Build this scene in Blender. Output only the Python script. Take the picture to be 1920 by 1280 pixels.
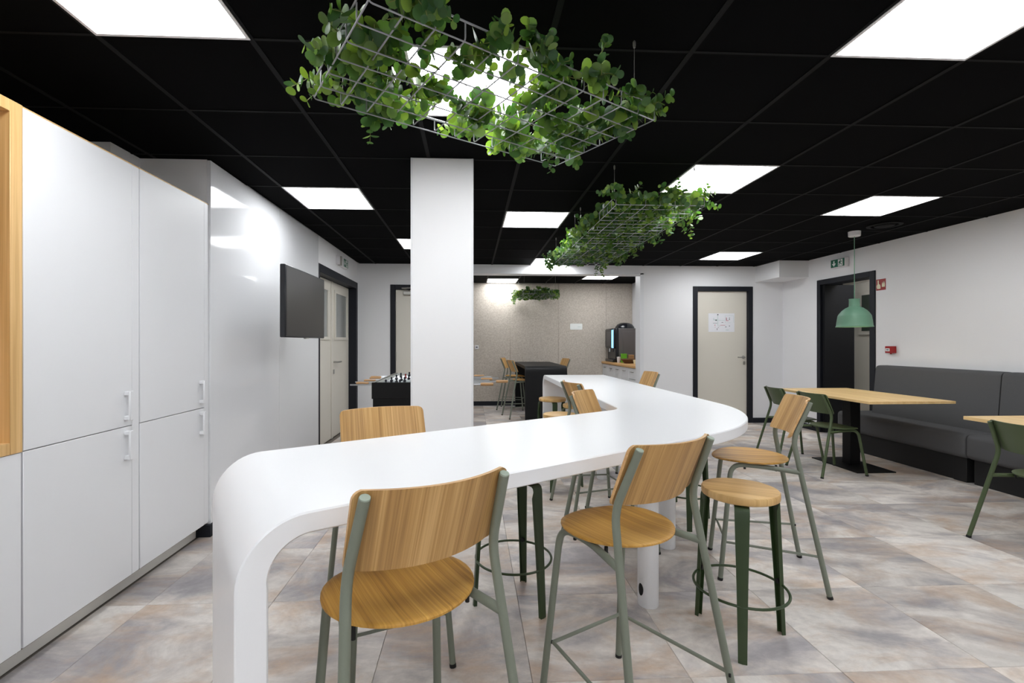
import bpy, math, random
from mathutils import Vector, Matrix
random.seed(7)
for o in list(bpy.data.objects): bpy.data.objects.remove(o, do_unlink=True)
SC = bpy.context.scene
COL = SC.collection
PI = math.pi

# ------------------------------------------------------------------ camera
F_PX, YAW, PCX, PCY, CAMH = 878.0, 0.0459, 924.5, 641.7, 1.287
cam_d = bpy.data.cameras.new('camera'); cam = bpy.data.objects.new('camera', cam_d); COL.objects.link(cam)
cam_d.sensor_width = 36.0; cam_d.sensor_fit = 'HORIZONTAL'; cam_d.lens = F_PX/1920*36
cam_d.shift_x = (960-PCX)/1920; cam_d.shift_y = (PCY-640)/1920
cam_d.clip_start = 0.05; cam_d.clip_end = 100
cam.location = (0, 0, CAMH); cam.rotation_euler = (PI/2, 0, -YAW)
SC.camera = cam
# ------------------------------------------------------------------ world, exposure
w = bpy.data.worlds.new('world'); SC.world = w; w.use_nodes = True
w.node_tree.nodes['Background'].inputs[0].default_value = (0.9, 0.95, 1, 1)
w.node_tree.nodes['Background'].inputs[1].default_value = 0.3
SC.view_settings.view_transform = 'Standard'; SC.view_settings.look = 'None'
SC.view_settings.gamma = 1.0; SC.view_settings.use_curve_mapping = False
SC.view_settings.exposure = 0.0
PANEL_STRENGTH = 16.5

# ------------------------------------------------------------------ materials
M = {}
def lin(c):
    return tuple((x/12.92 if x <= 0.04045 else ((x+0.055)/1.055)**2.4) for x in [v/255 for v in c])
def mat(name, rgb, rough=0.5, metal=0.0, spec=0.5, coat=0.0, bump=0.0, bscale=200.0, vary=0.0):
    m = bpy.data.materials.new(name); m.use_nodes = True
    nt = m.node_tree; b = nt.nodes['Principled BSDF']
    c = lin(rgb)
    b.inputs['Base Color'].default_value = (*c, 1)
    b.inputs['Roughness'].default_value = rough; b.inputs['Metallic'].default_value = metal
    b.inputs['Specular IOR Level'].default_value = spec
    b.inputs['Coat Weight'].default_value = coat; b.inputs['Coat Roughness'].default_value = 0.06
    if bump or vary:
        tc = nt.nodes.new('ShaderNodeTexCoord'); n = nt.nodes.new('ShaderNodeTexNoise')
        n.inputs['Scale'].default_value = bscale; n.inputs['Detail'].default_value = 4
        nt.links.new(tc.outputs['Object'], n.inputs['Vector'])
        if vary:
            r = nt.nodes.new('ShaderNodeValToRGB')
            r.color_ramp.elements[0].position = 0.3; r.color_ramp.elements[1].position = 0.7
            r.color_ramp.elements[0].color = (*[x*(1-vary) for x in c], 1)
            r.color_ramp.elements[1].color = (*[min(1, x*(1+vary)) for x in c], 1)
            nt.links.new(n.outputs['Fac'], r.inputs[0]); nt.links.new(r.outputs[0], b.inputs['Base Color'])
        if bump:
            bp = nt.nodes.new('ShaderNodeBump'); bp.inputs['Strength'].default_value = bump
            bp.inputs['Distance'].default_value = 0.002
            nt.links.new(n.outputs['Fac'], bp.inputs['Height']); nt.links.new(bp.outputs[0], b.inputs['Normal'])
    M[name] = m; return m
def emis(name, rgb, strength):
    m = bpy.data.materials.new(name); m.use_nodes = True; nt = m.node_tree
    nt.nodes.remove(nt.nodes['Principled BSDF']); e = nt.nodes.new('ShaderNodeEmission')
    e.inputs[0].default_value = (*rgb, 1); e.inputs[1].default_value = strength
    nt.links.new(e.outputs[0], nt.nodes['Material Output'].inputs[0]); M[name] = m; return m
def wood(name, dark, midc, light, axis=2, rough=0.45, fine=90.0, wide=9.0, across=None):
    """oak veneer: grain runs along the given local axis"""
    m = bpy.data.materials.new(name); m.use_nodes = True; nt = m.node_tree; L = nt.links
    b = nt.nodes['Principled BSDF']; b.inputs['Roughness'].default_value = rough
    tc = nt.nodes.new('ShaderNodeTexCoord'); oi = nt.nodes.new('ShaderNodeObjectInfo')
    mul = nt.nodes.new('ShaderNodeMath'); mul.operation = 'MULTIPLY'; mul.inputs[1].default_value = 37.0
    L.new(oi.outputs['Random'], mul.inputs[0])
    add = nt.nodes.new('ShaderNodeVectorMath'); add.operation = 'ADD'
    L.new(tc.outputs['Object'], add.inputs[0]); L.new(mul.outputs[0], add.inputs[1])
    def noise(sc_across, sc_along, detail, dist=0.0):
        mp = nt.nodes.new('ShaderNodeMapping'); s = [sc_across]*3; s[axis] = sc_along
        if across is not None: s = [sc_across if q == across else (sc_along if q == axis else 0.4) for q in range(3)]
        mp.inputs['Scale'].default_value = s
        n = nt.nodes.new('ShaderNodeTexNoise'); n.inputs['Scale'].default_value = 1.0
        n.inputs['Detail'].default_value = detail; n.inputs['Distortion'].default_value = dist
        L.new(add.outputs[0], mp.inputs[0]); L.new(mp.outputs[0], n.inputs['Vector']); return n
    n1 = noise(wide*3.2, wide*0.10, 3, 0.15); n2 = noise(fine*2.6, fine*0.025, 4)
    r1 = nt.nodes.new('ShaderNodeValToRGB'); cr = r1.color_ramp
    cr.elements[0].position = 0.34; cr.elements[0].color = (*lin(dark), 1)
    cr.elements[1].position = 0.66; cr.elements[1].color = (*lin(light), 1)
    e = cr.elements.new(0.5); e.color = (*lin(midc), 1)
    mixf = nt.nodes.new('ShaderNodeMath'); mixf.operation = 'MULTIPLY_ADD'
    mixf.inputs[1].default_value = 0.55
    sc2 = nt.nodes.new('ShaderNodeMath'); sc2.operation = 'MULTIPLY'; sc2.inputs[1].default_value = 0.45
    L.new(n2.outputs['Fac'], sc2.inputs[0]); L.new(n1.outputs['Fac'], mixf.inputs[0]); L.new(sc2.outputs[0], mixf.inputs[2])
    L.new(mixf.outputs[0], r1.inputs[0]); L.new(r1.outputs[0], b.inputs['Base Color'])
    bp = nt.nodes.new('ShaderNodeBump'); bp.inputs['Strength'].default_value = 0.12; bp.inputs['Distance'].default_value = 0.001
    L.new(n2.outputs['Fac'], bp.inputs['Height']); L.new(bp.outputs[0], b.inputs['Normal'])
    M[name] = m; return m

mat('white_wall', (233, 233, 235), 0.9, bump=0.05, bscale=300)
mat('white_lacquer', (226, 227, 230), 0.08, spec=0.35)
mat('cabinet_white', (226, 227, 230), 0.42)
mat('cabinet_gap', (120, 112, 104), 0.8)
mat('toe_grey', (226, 224, 218), 0.35)
mat('black_paint', (14, 15, 19), 0.7, spec=0.2)
mat('baseboard', (20, 23, 32), 0.55, spec=0.35)
mat('cream_door', (218, 213, 202), 0.45)
mat('beige_wall', (205, 198, 186), 0.7)
mat('ceiling_black', (9, 9, 10), 0.95, spec=0.05)
mat('ceiling_rail', (13, 13, 14), 0.7, spec=0.15)
mat('white_solid', (236, 237, 240), 0.3)
mat('table_black', (10, 10, 12), 0.5, spec=0.25)
mat('sage_tube', (118, 124, 111), 0.42)
mat('sage_cap', (158, 170, 156), 0.5)
mat('dark_green', (48, 66, 36), 0.38)
mat('chair_green', (70, 84, 54), 0.42)
mat('rubber', (18, 18, 18), 0.7)
mat('steel', (196, 198, 202), 0.28, metal=1.0)
mat('steel_soft', (170, 168, 162), 0.4, metal=0.9)
mat('tray_wire', (150, 151, 157), 0.4)
mat('thin_wire', (150, 148, 144), 0.4, metal=0.6)
mat('screen', (38, 36, 36), 0.32)
mat('screen_bezel', (26, 28, 34), 0.35)
mat('fabric_grey', (90, 90, 92), 0.95, spec=0.15, bump=0.5, bscale=700, vary=0.2)
mat('bench_black', (20, 20, 22), 0.7)
mat('lamp_green', (98, 138, 114), 0.55)
mat('plastic_white', (228, 226, 228), 0.4)
mat('sign_green', (0, 96, 72), 0.4)
mat('sign_white', (236, 238, 236), 0.4)
mat('sign_red', (150, 36, 34), 0.45)
mat('sign_cream', (232, 226, 196), 0.5)
mat('alarm_red', (160, 22, 24), 0.4)
mat('paper', (230, 231, 236), 0.8)
mat('ink', (70, 70, 78), 0.8)
mat('ink_red', (190, 70, 90), 0.8)
mat('ink_green', (150, 190, 180), 0.8)
mat('glass_grey', (150, 152, 150), 0.12)
mat('glass_dark', (70, 78, 70), 0.15)
mat('foosball_black', (8, 8, 9), 0.5, spec=0.25)
mat('foosball_field', (60, 92, 74), 0.6)
mat('foosball_side', (206, 206, 202), 0.5)
mat('player_dark', (36, 36, 44), 0.4)
mat('player_red', (140, 40, 40), 0.4)
mat('machine_black', (22, 24, 30), 0.25)
mat('machine_side', (94, 90, 90), 0.5)
mat('box_green', (110, 190, 40), 0.6)
mat('box_kraft', (170, 132, 92), 0.8)
mat('basket_brown', (104, 74, 48), 0.8)
mat('stem_green', (120, 124, 66), 0.6)
emis('panel_light', (0.965, 0.985, 1.0), PANEL_STRENGTH)
emis('bulb_warm', (1.0, 0.82, 0.55), 30.0)
emis('machine_blue', (0.25, 0.62, 1.0), 2.2)
wood('oak_seat', (148, 104, 40), (186, 138, 60), (210, 164, 84), axis=1, across=0)
wood('oak_back', (152, 112, 62), (188, 146, 88), (218, 178, 120), axis=2, across=0)
wood('oak_edge', (180, 138, 90), (204, 162, 110), (220, 180, 128), axis=0)
wood('oak_stool', (178, 136, 80), (208, 168, 108), (228, 192, 134), axis=1, wide=10, across=0)
wood('oak_table', (222, 182, 122), (236, 200, 142), (246, 214, 160), axis=1, wide=6)
wood('oak_frame', (192, 150, 92), (212, 172, 114), (226, 188, 132), axis=2, wide=14)
wood('oak_counter', (190, 144, 88), (206, 160, 102), (220, 176, 120), axis=1)
wood('handle_wood', (140, 100, 60), (176, 134, 88), (196, 156, 110), axis=0)

# felt wall: mottled fibres
def felt():
    m = mat('felt', (186, 176, 164), 1.0, spec=0.1); nt = m.node_tree; b = nt.nodes['Principled BSDF']; L = nt.links
    tc = nt.nodes.new('ShaderNodeTexCoord'); n = nt.nodes.new('ShaderNodeTexNoise')
    n.inputs['Scale'].default_value = 55; n.inputs['Detail'].default_value = 6; n.inputs['Roughness'].default_value = 0.75
    r = nt.nodes.new('ShaderNodeValToRGB'); r.color_ramp.elements[0].position = 0.36; r.color_ramp.elements[1].position = 0.64
    r.color_ramp.elements[0].color = (*lin((178, 168, 156)), 1); r.color_ramp.elements[1].color = (*lin((212, 204, 194)), 1)
    L.new(tc.outputs['Object'], n.inputs['Vector']); L.new(n.outputs['Fac'], r.inputs[0]); L.new(r.outputs[0], b.inputs['Base Color'])
    bp = nt.nodes.new('ShaderNodeBump'); bp.inputs['Strength'].default_value = 0.12; bp.inputs['Distance'].default_value = 0.002
    L.new(n.outputs['Fac'], bp.inputs['Height']); L.new(bp.outputs[0], b.inputs['Normal'])
felt()
# floor tile: weathered stone look, each tile its own cut of the pattern
def floor_mat():
    m = mat('floor_tile', (170, 162, 156), 0.45, spec=0.4); nt = m.node_tree; b = nt.nodes['Principled BSDF']; L = nt.links
    tc = nt.nodes.new('ShaderNodeTexCoord'); oi = nt.nodes.new('ShaderNodeObjectInfo')
    wn = nt.nodes.new('ShaderNodeTexWhiteNoise'); wn.noise_dimensions = '1D'; L.new(oi.outputs['Random'], wn.inputs['W'])
    sc = nt.nodes.new('ShaderNodeVectorMath'); sc.operation = 'SCALE'; sc.inputs['Scale'].default_value = 40
    L.new(wn.outputs['Color'], sc.inputs[0])
    ad = nt.nodes.new('ShaderNodeVectorMath'); ad.operation = 'ADD'; L.new(tc.outputs['Object'], ad.inputs[0]); L.new(sc.outputs[0], ad.inputs[1])
    def nz(scale, detail, rough, sx=1, sy=1, rot=0.0, dist=0.0):
        mp = nt.nodes.new('ShaderNodeMapping'); mp.inputs['Scale'].default_value = (sx, sy, 1); mp.inputs['Rotation'].default_value = (0, 0, rot)
        n = nt.nodes.new('ShaderNodeTexNoise'); n.inputs['Scale'].default_value = scale; n.inputs['Detail'].default_value = detail
        n.inputs['Roughness'].default_value = rough; n.inputs['Distortion'].default_value = dist
        L.new(ad.outputs[0], mp.inputs[0]); L.new(mp.outputs[0], n.inputs['Vector']); return n
    def ramp(src, stops):
        r = nt.nodes.new('ShaderNodeValToRGB'); cr = r.color_ramp
        cr.elements[0].position, cr.elements[0].color = stops[0][0], (*lin(stops[0][1]), 1)
        cr.elements[1].position, cr.elements[1].color = stops[-1][0], (*lin(stops[-1][1]), 1)
        for p, c in stops[1:-1]:
            e = cr.elements.new(p); e.color = (*lin(c), 1)
        L.new(src, r.inputs[0]); return r
    big = nz(1.5, 9, 0.62, 1.0, 1.8, 0.6, 0.7)
    r1 = ramp(big.outputs['Fac'], [(0.30, (138, 134, 138)), (0.42, (166, 161, 162)), (0.50, (196, 189, 184)), (0.59, (222, 216, 210)), (0.70, (190, 184, 182))])
    warm = nz(1.9, 9, 0.66, 1.0, 2.2, 0.5, 0.6)
    wf = nt.nodes.new('ShaderNodeValToRGB'); wf.color_ramp.elements[0].position = 0.48; wf.color_ramp.elements[1].position = 0.68
    L.new(warm.outputs['Fac'], wf.inputs[0])
    mx = nt.nodes.new('ShaderNodeMix'); mx.data_type = 'RGBA'; mx.inputs[7].default_value = (*lin((188, 160, 134)), 1)
    sm = nt.nodes.new('ShaderNodeMath'); sm.operation = 'MULTIPLY'; sm.inputs[1].default_value = 0.75
    L.new(wf.outputs[0], sm.inputs[0]); L.new(sm.outputs[0], mx.inputs[0]); L.new(r1.outputs[0], mx.inputs[6])
    # per tile brightness
    br = nt.nodes.new('ShaderNodeMapRange'); br.inputs[3].default_value = 0.84; br.inputs[4].default_value = 1.14
    L.new(oi.outputs['Random'], br.inputs[0])
    fine = nz(26, 6, 0.7)
    fr = nt.nodes.new('ShaderNodeMapRange'); fr.inputs[1].default_value = 0.3; fr.inputs[2].default_value = 0.7; fr.inputs[3].default_value = 0.9; fr.inputs[4].default_value = 1.08
    L.new(fine.outputs['Fac'], fr.inputs[0])
    mm = nt.nodes.new('ShaderNodeMath'); mm.operation = 'MULTIPLY'; L.new(br.outputs[0], mm.inputs[0]); L.new(fr.outputs[0], mm.inputs[1])
    v = nt.nodes.new('ShaderNodeVectorMath'); v.operation = 'SCALE'; L.new(mx.outputs[2], v.inputs[0]); L.new(mm.outputs[0], v.inputs['Scale'])
    L.new(v.outputs[0], b.inputs['Base Color'])
    bp = nt.nodes.new('ShaderNodeBump'); bp.inputs['Strength'].default_value = 0.15; bp.inputs['Distance'].default_value = 0.002
    L.new(fine.outputs['Fac'], bp.inputs['Height']); L.new(bp.outputs[0], b.inputs['Normal'])
floor_mat()
def leaf_mat():
    m = bpy.data.materials.new('leaf'); m.use_nodes = True; nt = m.node_tree; L = nt.links; b = nt.nodes['Principled BSDF']
    b.inputs['Roughness'].default_value = 0.42
    tc = nt.nodes.new('ShaderNodeTexCoord'); ge = nt.nodes.new('ShaderNodeNewGeometry')
    r = nt.nodes.new('ShaderNodeValToRGB'); cr = r.color_ramp
    cr.elements[0].color = (*lin((48, 82, 54)), 1); cr.elements[1].color = (*lin((112, 138, 72)), 1)
    e = cr.elements.new(0.5); e.color = (*lin((70, 102, 58)), 1)
    oi = nt.nodes.new('ShaderNodeObjectInfo'); ad = nt.nodes.new('ShaderNodeMath'); ad.operation = 'ADD'
    L.new(oi.outputs['Random'], ad.inputs[0]); L.new(ge.outputs['Random Per Island'], ad.inputs[1])
    fr = nt.nodes.new('ShaderNodeMath'); fr.operation = 'FRACT'; L.new(ad.outputs[0], fr.inputs[0])
    L.new(fr.outputs[0], r.inputs[0]); L.new(r.outputs[0], b.inputs['Base Color'])
    tr = nt.nodes.new('ShaderNodeBsdfTranslucent'); g = nt.nodes.new('ShaderNodeMix'); g.data_type = 'RGBA'
    g.blend_type = 'MULTIPLY'; g.inputs[0].default_value = 1.0; g.inputs[7].default_value = (2.0, 2.0, 0.6, 1)
    L.new(r.outputs[0], g.inputs[6]); L.new(g.outputs[2], tr.inputs[0])
    mx = nt.nodes.new('ShaderNodeMixShader'); mx.inputs[0].default_value = 0.36
    L.new(b.outputs[0], mx.inputs[1]); L.new(tr.outputs[0], mx.inputs[2]); L.new(mx.outputs[0], nt.nodes['Material Output'].inputs[0])
    M['leaf'] = m
leaf_mat()

# ------------------------------------------------------------------ mesh building
class MB:
    def __init__(s): s.v = []; s.f = []
    def add(s, vs, fs):
        k = len(s.v); s.v += [tuple(p) for p in vs]; s.f += [tuple(i+k for i in f) for f in fs]; return s
    def box(s, x0, x1, y0, y1, z0, z1, c=0.0):
        if x0 > x1: x0, x1 = x1, x0
        if y0 > y1: y0, y1 = y1, y0
        if z0 > z1: z0, z1 = z1, z0
        if not c:
            v = [(x, y, z) for z in (z0, z1) for y in (y0, y1) for x in (x0, x1)]
            return s.add(v, [(0, 2, 3, 1), (4, 5, 7, 6), (0, 1, 5, 4), (2, 6, 7, 3), (0, 4, 6, 2), (1, 3, 7, 5)])
        c = min(c, (x1-x0)/2.01, (y1-y0)/2.01, (z1-z0)/2.01)
        X = (x0, x1); Y = (y0, y1); Z = (z0, z1); v = []; idx = {}
        for i in (0, 1):
            for j in (0, 1):
                for k in (0, 1):
                    dx = c if i == 0 else -c; dy = c if j == 0 else -c; dz = c if k == 0 else -c
                    for a, p in enumerate(((X[i], Y[j]+dy, Z[k]+dz), (X[i]+dx, Y[j], Z[k]+dz), (X[i]+dx, Y[j]+dy, Z[k]))):
                        idx[i, j, k, a] = len(v); v.append(p)
        I = idx; f = []
        for i in (0, 1):
            q = [I[i, 0, 0, 0], I[i, 1, 0, 0], I[i, 1, 1, 0], I[i, 0, 1, 0]]; f.append(q if i else q[::-1])
            q = [I[0, i, 0, 1], I[1, i, 0, 1], I[1, i, 1, 1], I[0, i, 1, 1]]; f.append(q[::-1] if i else q)
            q = [I[0, 0, i, 2], I[1, 0, i, 2], I[1, 1, i, 2], I[0, 1, i, 2]]; f.append(q if i else q[::-1])
        for a in (0, 1):
            for b in (0, 1):
                f.append([I[a, b, 0, 0], I[a, b, 1, 0], I[a, b, 1, 1], I[a, b, 0, 1]])
                f.append([I[a, 0, b, 0], I[a, 1, b, 0], I[a, 1, b, 2], I[a, 0, b, 2]])
                f.append([I[0, a, b, 1], I[1, a, b, 1], I[1, a, b, 2], I[0, a, b, 2]])
        for i in (0, 1):
            for j in (0, 1):
                for k in (0, 1): f.append([I[i, j, k, 0], I[i, j, k, 1], I[i, j, k, 2]])
        return s.add(v, f)
    def tube(s, path, r, n=10, closed=False, caps=True):
        P = [Vector(p) for p in path]; N = len(P); R = r if isinstance(r, (list, tuple)) else [r]*N
        vs = []; fs = []; u = None
        for i, p in enumerate(P):
            a = P[i-1] if (i > 0 or closed) else P[i]; b = P[(i+1) % N] if (i < N-1 or closed) else P[i]
            t = (b-a).normalized()
            if u is None:
                u = t.orthogonal().normalized()
            else:
                u = (u - t*u.dot(t)); u = u.normalized() if u.length > 1e-6 else t.orthogonal().normalized()
            w_ = t.cross(u)
            for k in range(n):
                an = 2*PI*k/n; vs.append(p + (u*math.cos(an)+w_*math.sin(an))*R[i])
        for i in range(N if closed else N-1):
            j = (i+1) % N
            for k in range(n):
                fs.append((i*n+k, i*n+(k+1) % n, j*n+(k+1) % n, j*n+k))
        if caps and not closed:
            fs.append(tuple(range(n))[::-1]); fs.append(tuple((N-1)*n+k for k in range(n)))
        return s.add(vs, fs)
    def lathe(s, prof, n=24, c=(0, 0, 0), caps=True):
        vs = []; fs = []
        for r, z in prof:
            for k in range(n):
                a = 2*PI*k/n; vs.append((c[0]+r*math.cos(a), c[1]+r*math.sin(a), c[2]+z))
        for i in range(len(prof)-1):
            for k in range(n): fs.append((i*n+k, i*n+(k+1) % n, (i+1)*n+(k+1) % n, (i+1)*n+k))
        if caps:
            fs.append(tuple(range(n))[::-1]); fs.append(tuple((len(prof)-1)*n+k for k in range(n)))
        return s.add(vs, fs)
    def prism(s, poly, d0, d1, plane='xy'):
        n = len(poly)
        def P(a, b, d):
            return {'xy': (a, b, d), 'xz': (a, d, b), 'yz': (d, a, b)}[plane]
        vs = [P(a, b, d0) for a, b in poly]+[P(a, b, d1) for a, b in poly]
        fs = [tuple(range(n))[::-1], tuple(range(n, 2*n))]+[(i, (i+1) % n, n+(i+1) % n, n+i) for i in range(n)]
        return s.add(vs, fs)
    def mesh(s, name, angle=38):
        me = bpy.data.meshes.new(name); me.from_pydata(s.v, [], s.f); me.update()
        import bmesh
        bm = bmesh.new(); bm.from_mesh(me); bmesh.ops.recalc_face_normals(bm, faces=bm.faces); bm.to_mesh(me); bm.free()
        me.shade_smooth(); me.set_sharp_from_angle(angle=math.radians(angle)); return me
    def build(s, name, material, parent=None, angle=38):
        me = s.mesh(name, angle); me.materials.append(M[material])
        o = bpy.data.objects.new(name, me); COL.objects.link(o); o.parent = parent; return o
def inst(name, me, parent=None, loc=(0, 0, 0), rz=0.0):
    o = bpy.data.objects.new(name, me); COL.objects.link(o); o.parent = parent; o.location = loc; o.rotation_euler.z = rz; return o
def tag(o, label, cat, group=None, kind=None):
    o['label'] = label; o['category'] = cat
    if group: o['group'] = group
    if kind: o['kind'] = kind
    return o
def thing(name, label, cat, loc=(0, 0, 0), rz=0.0, group=None, kind=None):
    o = bpy.data.objects.new(name, None); COL.objects.link(o); o.location = loc; o.rotation_euler.z = rz
    o.empty_display_size = 0.1
    return tag(o, label, cat, group, kind)
def struct(o, label, cat): return tag(o, label, cat, None, 'structure')
def copy_tree(o, parent=None):
    c = o.copy(); COL.objects.link(c); c.parent = parent
    for ch in list(o.children): copy_tree(ch, c)
    return c
def arc(c, r, a0, a1, n):
    return [(c[0]+r*math.cos(a0+(a1-a0)*i/n), c[1]+r*math.sin(a0+(a1-a0)*i/n)) for i in range(n+1)]
def rrect(x0, x1, y0, y1, r, n=4):
    return (arc((x1-r, y1-r), r, 0, PI/2, n)+arc((x0+r, y1-r), r, PI/2, PI, n)+arc((x0+r, y0+r), r, PI, 1.5*PI, n)+arc((x1-r, y0+r), r, 1.5*PI, 2*PI, n))

# ------------------------------------------------------------------ room dimensions
CZ = 2.5
XL, XR, YB, YF = -2.6, 5.0, 7.31, -2.6       # left, right, back wall face, wall behind the camera
XP = -1.735                                  # lacquer panel face
YFELT = 9.55; XBR = 3.32; XBL = -0.7          # back room
# ---- floor
fl = MB().box(XL-.2, 6.6, YF-.2, 9.8, -0.12, -0.010).build('floor', 'cabinet_gap'); struct(fl, 'stone-look vinyl tile floor in grey and beige', 'floor')
TS = 0.608; FX0, FY0 = 2.055, 2.372
tile_cache = {}
def slab_mesh(kind, sx, sy):
    k = (kind, round(sx, 3), round(sy, 3))
    if k not in tile_cache:
        if kind == 'floor': me = MB().box(-sx/2, sx/2, -sy/2, sy/2, -0.010, 0.0, 0.0012).mesh('floor_tile', 20); me.materials.append(M['floor_tile'])
        else: me = MB().box(-sx/2, sx/2, -sy/2, sy/2, 0.003, 0.016, 0.003).mesh('ceiling_tile', 20); me.materials.append(M['ceiling_black'])
        tile_cache[k] = me
    return tile_cache[k]
def clip_tile(kind, name, parent, cx, cy, s, gap, bx0, bx1, by0, by1, z):
    x0, x1, y0, y1 = max(cx-s/2, bx0), min(cx+s/2, bx1), max(cy-s/2, by0), min(cy+s/2, by1)
    if x1-x0 < 0.04 or y1-y0 < 0.04: return
    inst(name, slab_mesh(kind, x1-x0-gap, y1-y0-gap), parent, ((x0+x1)/2, (y0+y1)/2, z))
for i in range(-9, 9):
    for j in range(-6, 13):
        cx, cy = FX0+TS*(i+.5), FY0+TS*(j+.5)
        if cx < -2.4 or cx > 6.5 or cy < -1.3: continue
        if cx > 5.2 and not (5.0 < cy < 7.4): continue
        if cy > YB+.4 and not (XBL-.3 < cx < XBR+.2): continue
        clip_tile('floor', 'floor_tile', fl, cx, cy, TS, 0.0016, -1.80, 6.5, -1.6, YFELT-.005, 0.0)
# ---- ceiling
ce = MB().box(XL-.2, 6.6, YF-.2, 9.8, CZ+.02, CZ+.14).build('ceiling', 'ceiling_black'); struct(ce, 'black suspended tile ceiling', 'ceiling')
GX, GY, GS = 0.0181, -0.1809, 0.6
LIGHTS = {(-2, 3): 'large square LED ceiling panel cut by the top left of the frame', (-2, 7): 'square LED ceiling panel above the wall television',
          (1, 8): 'square LED ceiling panel to the right of the white column', (3, 6): 'square LED ceiling panel above the farther plant trays, cut by leaves',
          (6, 7): 'square LED ceiling panel beside the round ceiling vent', (6, 11): 'square LED ceiling panel in front of the cream door with a paper',
          (3, 3): 'large square LED ceiling panel cut by the top right of the frame', (-1, 10): 'square LED ceiling panel half hidden by the white column',
          (0, 4): 'square LED ceiling panel seen through the nearest plant tray', (2, 12): 'square LED ceiling panel against the opening to the back room'}
ADDED_LIGHTS = [(0, 0), (3, -1), (-2, -1), (6, 3), (6, 0), (2, -3), (-2, 0-3)]  # unseen panels, added to light the room from behind and beside the camera
for i in range(-5, 9):
    for j in range(-1, 13):
        if (i, j) in LIGHTS or (i, j) in ADDED_LIGHTS: continue
        cx, cy = GX+GS*i, GY+GS*j
        bx0 = XP+.002 if cy-.3 > 3.19 else XL
        clip_tile('ceil', 'ceiling_tile', ce, cx, cy, GS, 0.004, bx0, XR, -3, YB, CZ)
# rails of the ceiling grid
for i in range(-5, 10):
    x = GX+GS*(i-.5)
    if XL < x < XR:
        y0 = -1.08
        y1 = 3.19 if x < XP else YB-.002
        MB().box(x-.012, x+.012, y0, y1, CZ-.001, CZ+.012).build('ceiling_rail', 'ceiling_rail', ce)
for j in range(-1, 14):
    y = GY+GS*(j-.5)
    if y < YB: MB().box((XP+.002) if y > 3.19 else XL, XR-.002, y-.007, y+.007, CZ, CZ+.012).build('ceiling_rail', 'ceiling_rail', ce)
# back room ceiling grid
BX0, BY0 = 0.602, 9.2
BL = {(0, 0): 'square LED ceiling panel above the left end of the black table in the back room', (3, -1): 'square LED ceiling panel in the back room near the coffee machine'}
for i in range(-3, 6):
    for j in range(-3, 2):
        if (i, j) in BL: continue
        clip_tile('ceil', 'ceiling_tile', ce, BX0+GS*i+(.06 if i == 3 else 0)*0, BY0+GS*j, GS, 0.004, XBL, XBR, YB+.2, YFELT, CZ)
for i in range(-3, 6):
    x = BX0+GS*(i-.5)
    if XBL < x < XBR: MB().box(x-.012, x+.012, YB+.2, YFELT, CZ-.001, CZ+.012).build('ceiling_rail', 'ceiling_rail', ce)
panel_frame = (lambda: (MB().box(-.298, .298, -.298, -.285, -.004, .014).box(-.298, .298, .285, .298, -.004, .014)
               .box(-.298, -.285, -.285, .285, -.004, .014).box(.285, .298, -.285, .285, -.004, .014)))().mesh('frame'); panel_frame.materials.append(M['plastic_white'])
panel_diff = MB().box(-.285, .285, -.285, .285, 0.0, .012).mesh('diffuser'); panel_diff.materials.append(M['panel_light'])
def light_panel(x, y, label, group='square ceiling light panels'):
    t = thing('ceiling_light', label, 'ceiling light', (x, y, CZ), 0, group)
    inst('frame', panel_frame, t); inst('diffuser', panel_diff, t)
for (i, j), lab in LIGHTS.items(): light_panel(GX+GS*i, GY+GS*j, lab)
for (i, j) in ADDED_LIGHTS: light_panel(GX+GS*i, GY+GS*j, 'unseen square LED ceiling panel added to light the room from out of view', 'added ceiling panels out of view')
for (i, j), lab in BL.items(): light_panel(BX0+GS*i, BY0+GS*j, lab)
light_panel(5.55, 5.75, 'unseen LED ceiling panel added to light the corridor behind the right doorway')  # unseen fixture, added so the beige corridor wall gets light

# ---- walls
wl = MB().box(XL-.2, XL, YF, 3.2, 0, CZ+.02).box(XL, -2.19, 2.946, 3.2, 0, CZ+.02).box(XL-.2, XP-.025, 3.2, 5.5, 0, CZ+.02)
wl.box(XL-.2, XP-.025, 5.5, 7.27, 2.19, CZ+.02).box(XL-.2, XP-.025, 7.27, YB+.2, 0, CZ+.02).box(XL-.2, -1.95, 5.5, 7.27, 0, 2.19)
wl = wl.build('wall_left', 'white_wall'); struct(wl, 'white left wall with glossy panels', 'wall')
wl['label'] = 'white left wall faced with glossy lacquer panels'
for (a, b) in ((3.2, 4.312), (4.315, 5.40)):
    MB().box(XP-.025, XP, a, b, 0.08, CZ-.002, .0015).build('wall_panel', 'white_lacquer', wl)
bb = MB().box(XP-.022, XP+.012, 3.2, 5.42, 0, .082, .002).box(XP-.2, XP+.012, 3.175, 3.2, 0, .082, .002).build('baseboard_left', 'baseboard'); struct(bb, 'dark baseboard along the glossy left wall', 'baseboard')
wb = MB()
OPX0, OPX1, OPZ = -0.15, 2.68, 2.372
D1 = (3.523, 4.50); D2 = (-1.254, -0.28)
for (x0, x1, z0, z1) in ((XP-.3, D2[0], 0, CZ+.02), (D2[0], D2[1], 2.18, CZ+.02), (D2[1], OPX0, 0, CZ+.02), (OPX0, OPX1, OPZ, CZ+.02),
                         (OPX1, D1[0], 0, CZ+.02), (D1[0], D1[1], 2.18, CZ+.02), (D1[1], XR+.2, 0, CZ+.02)):
    wb.box(x0, x1, YB, YB+.2, z0, z1)
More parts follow.
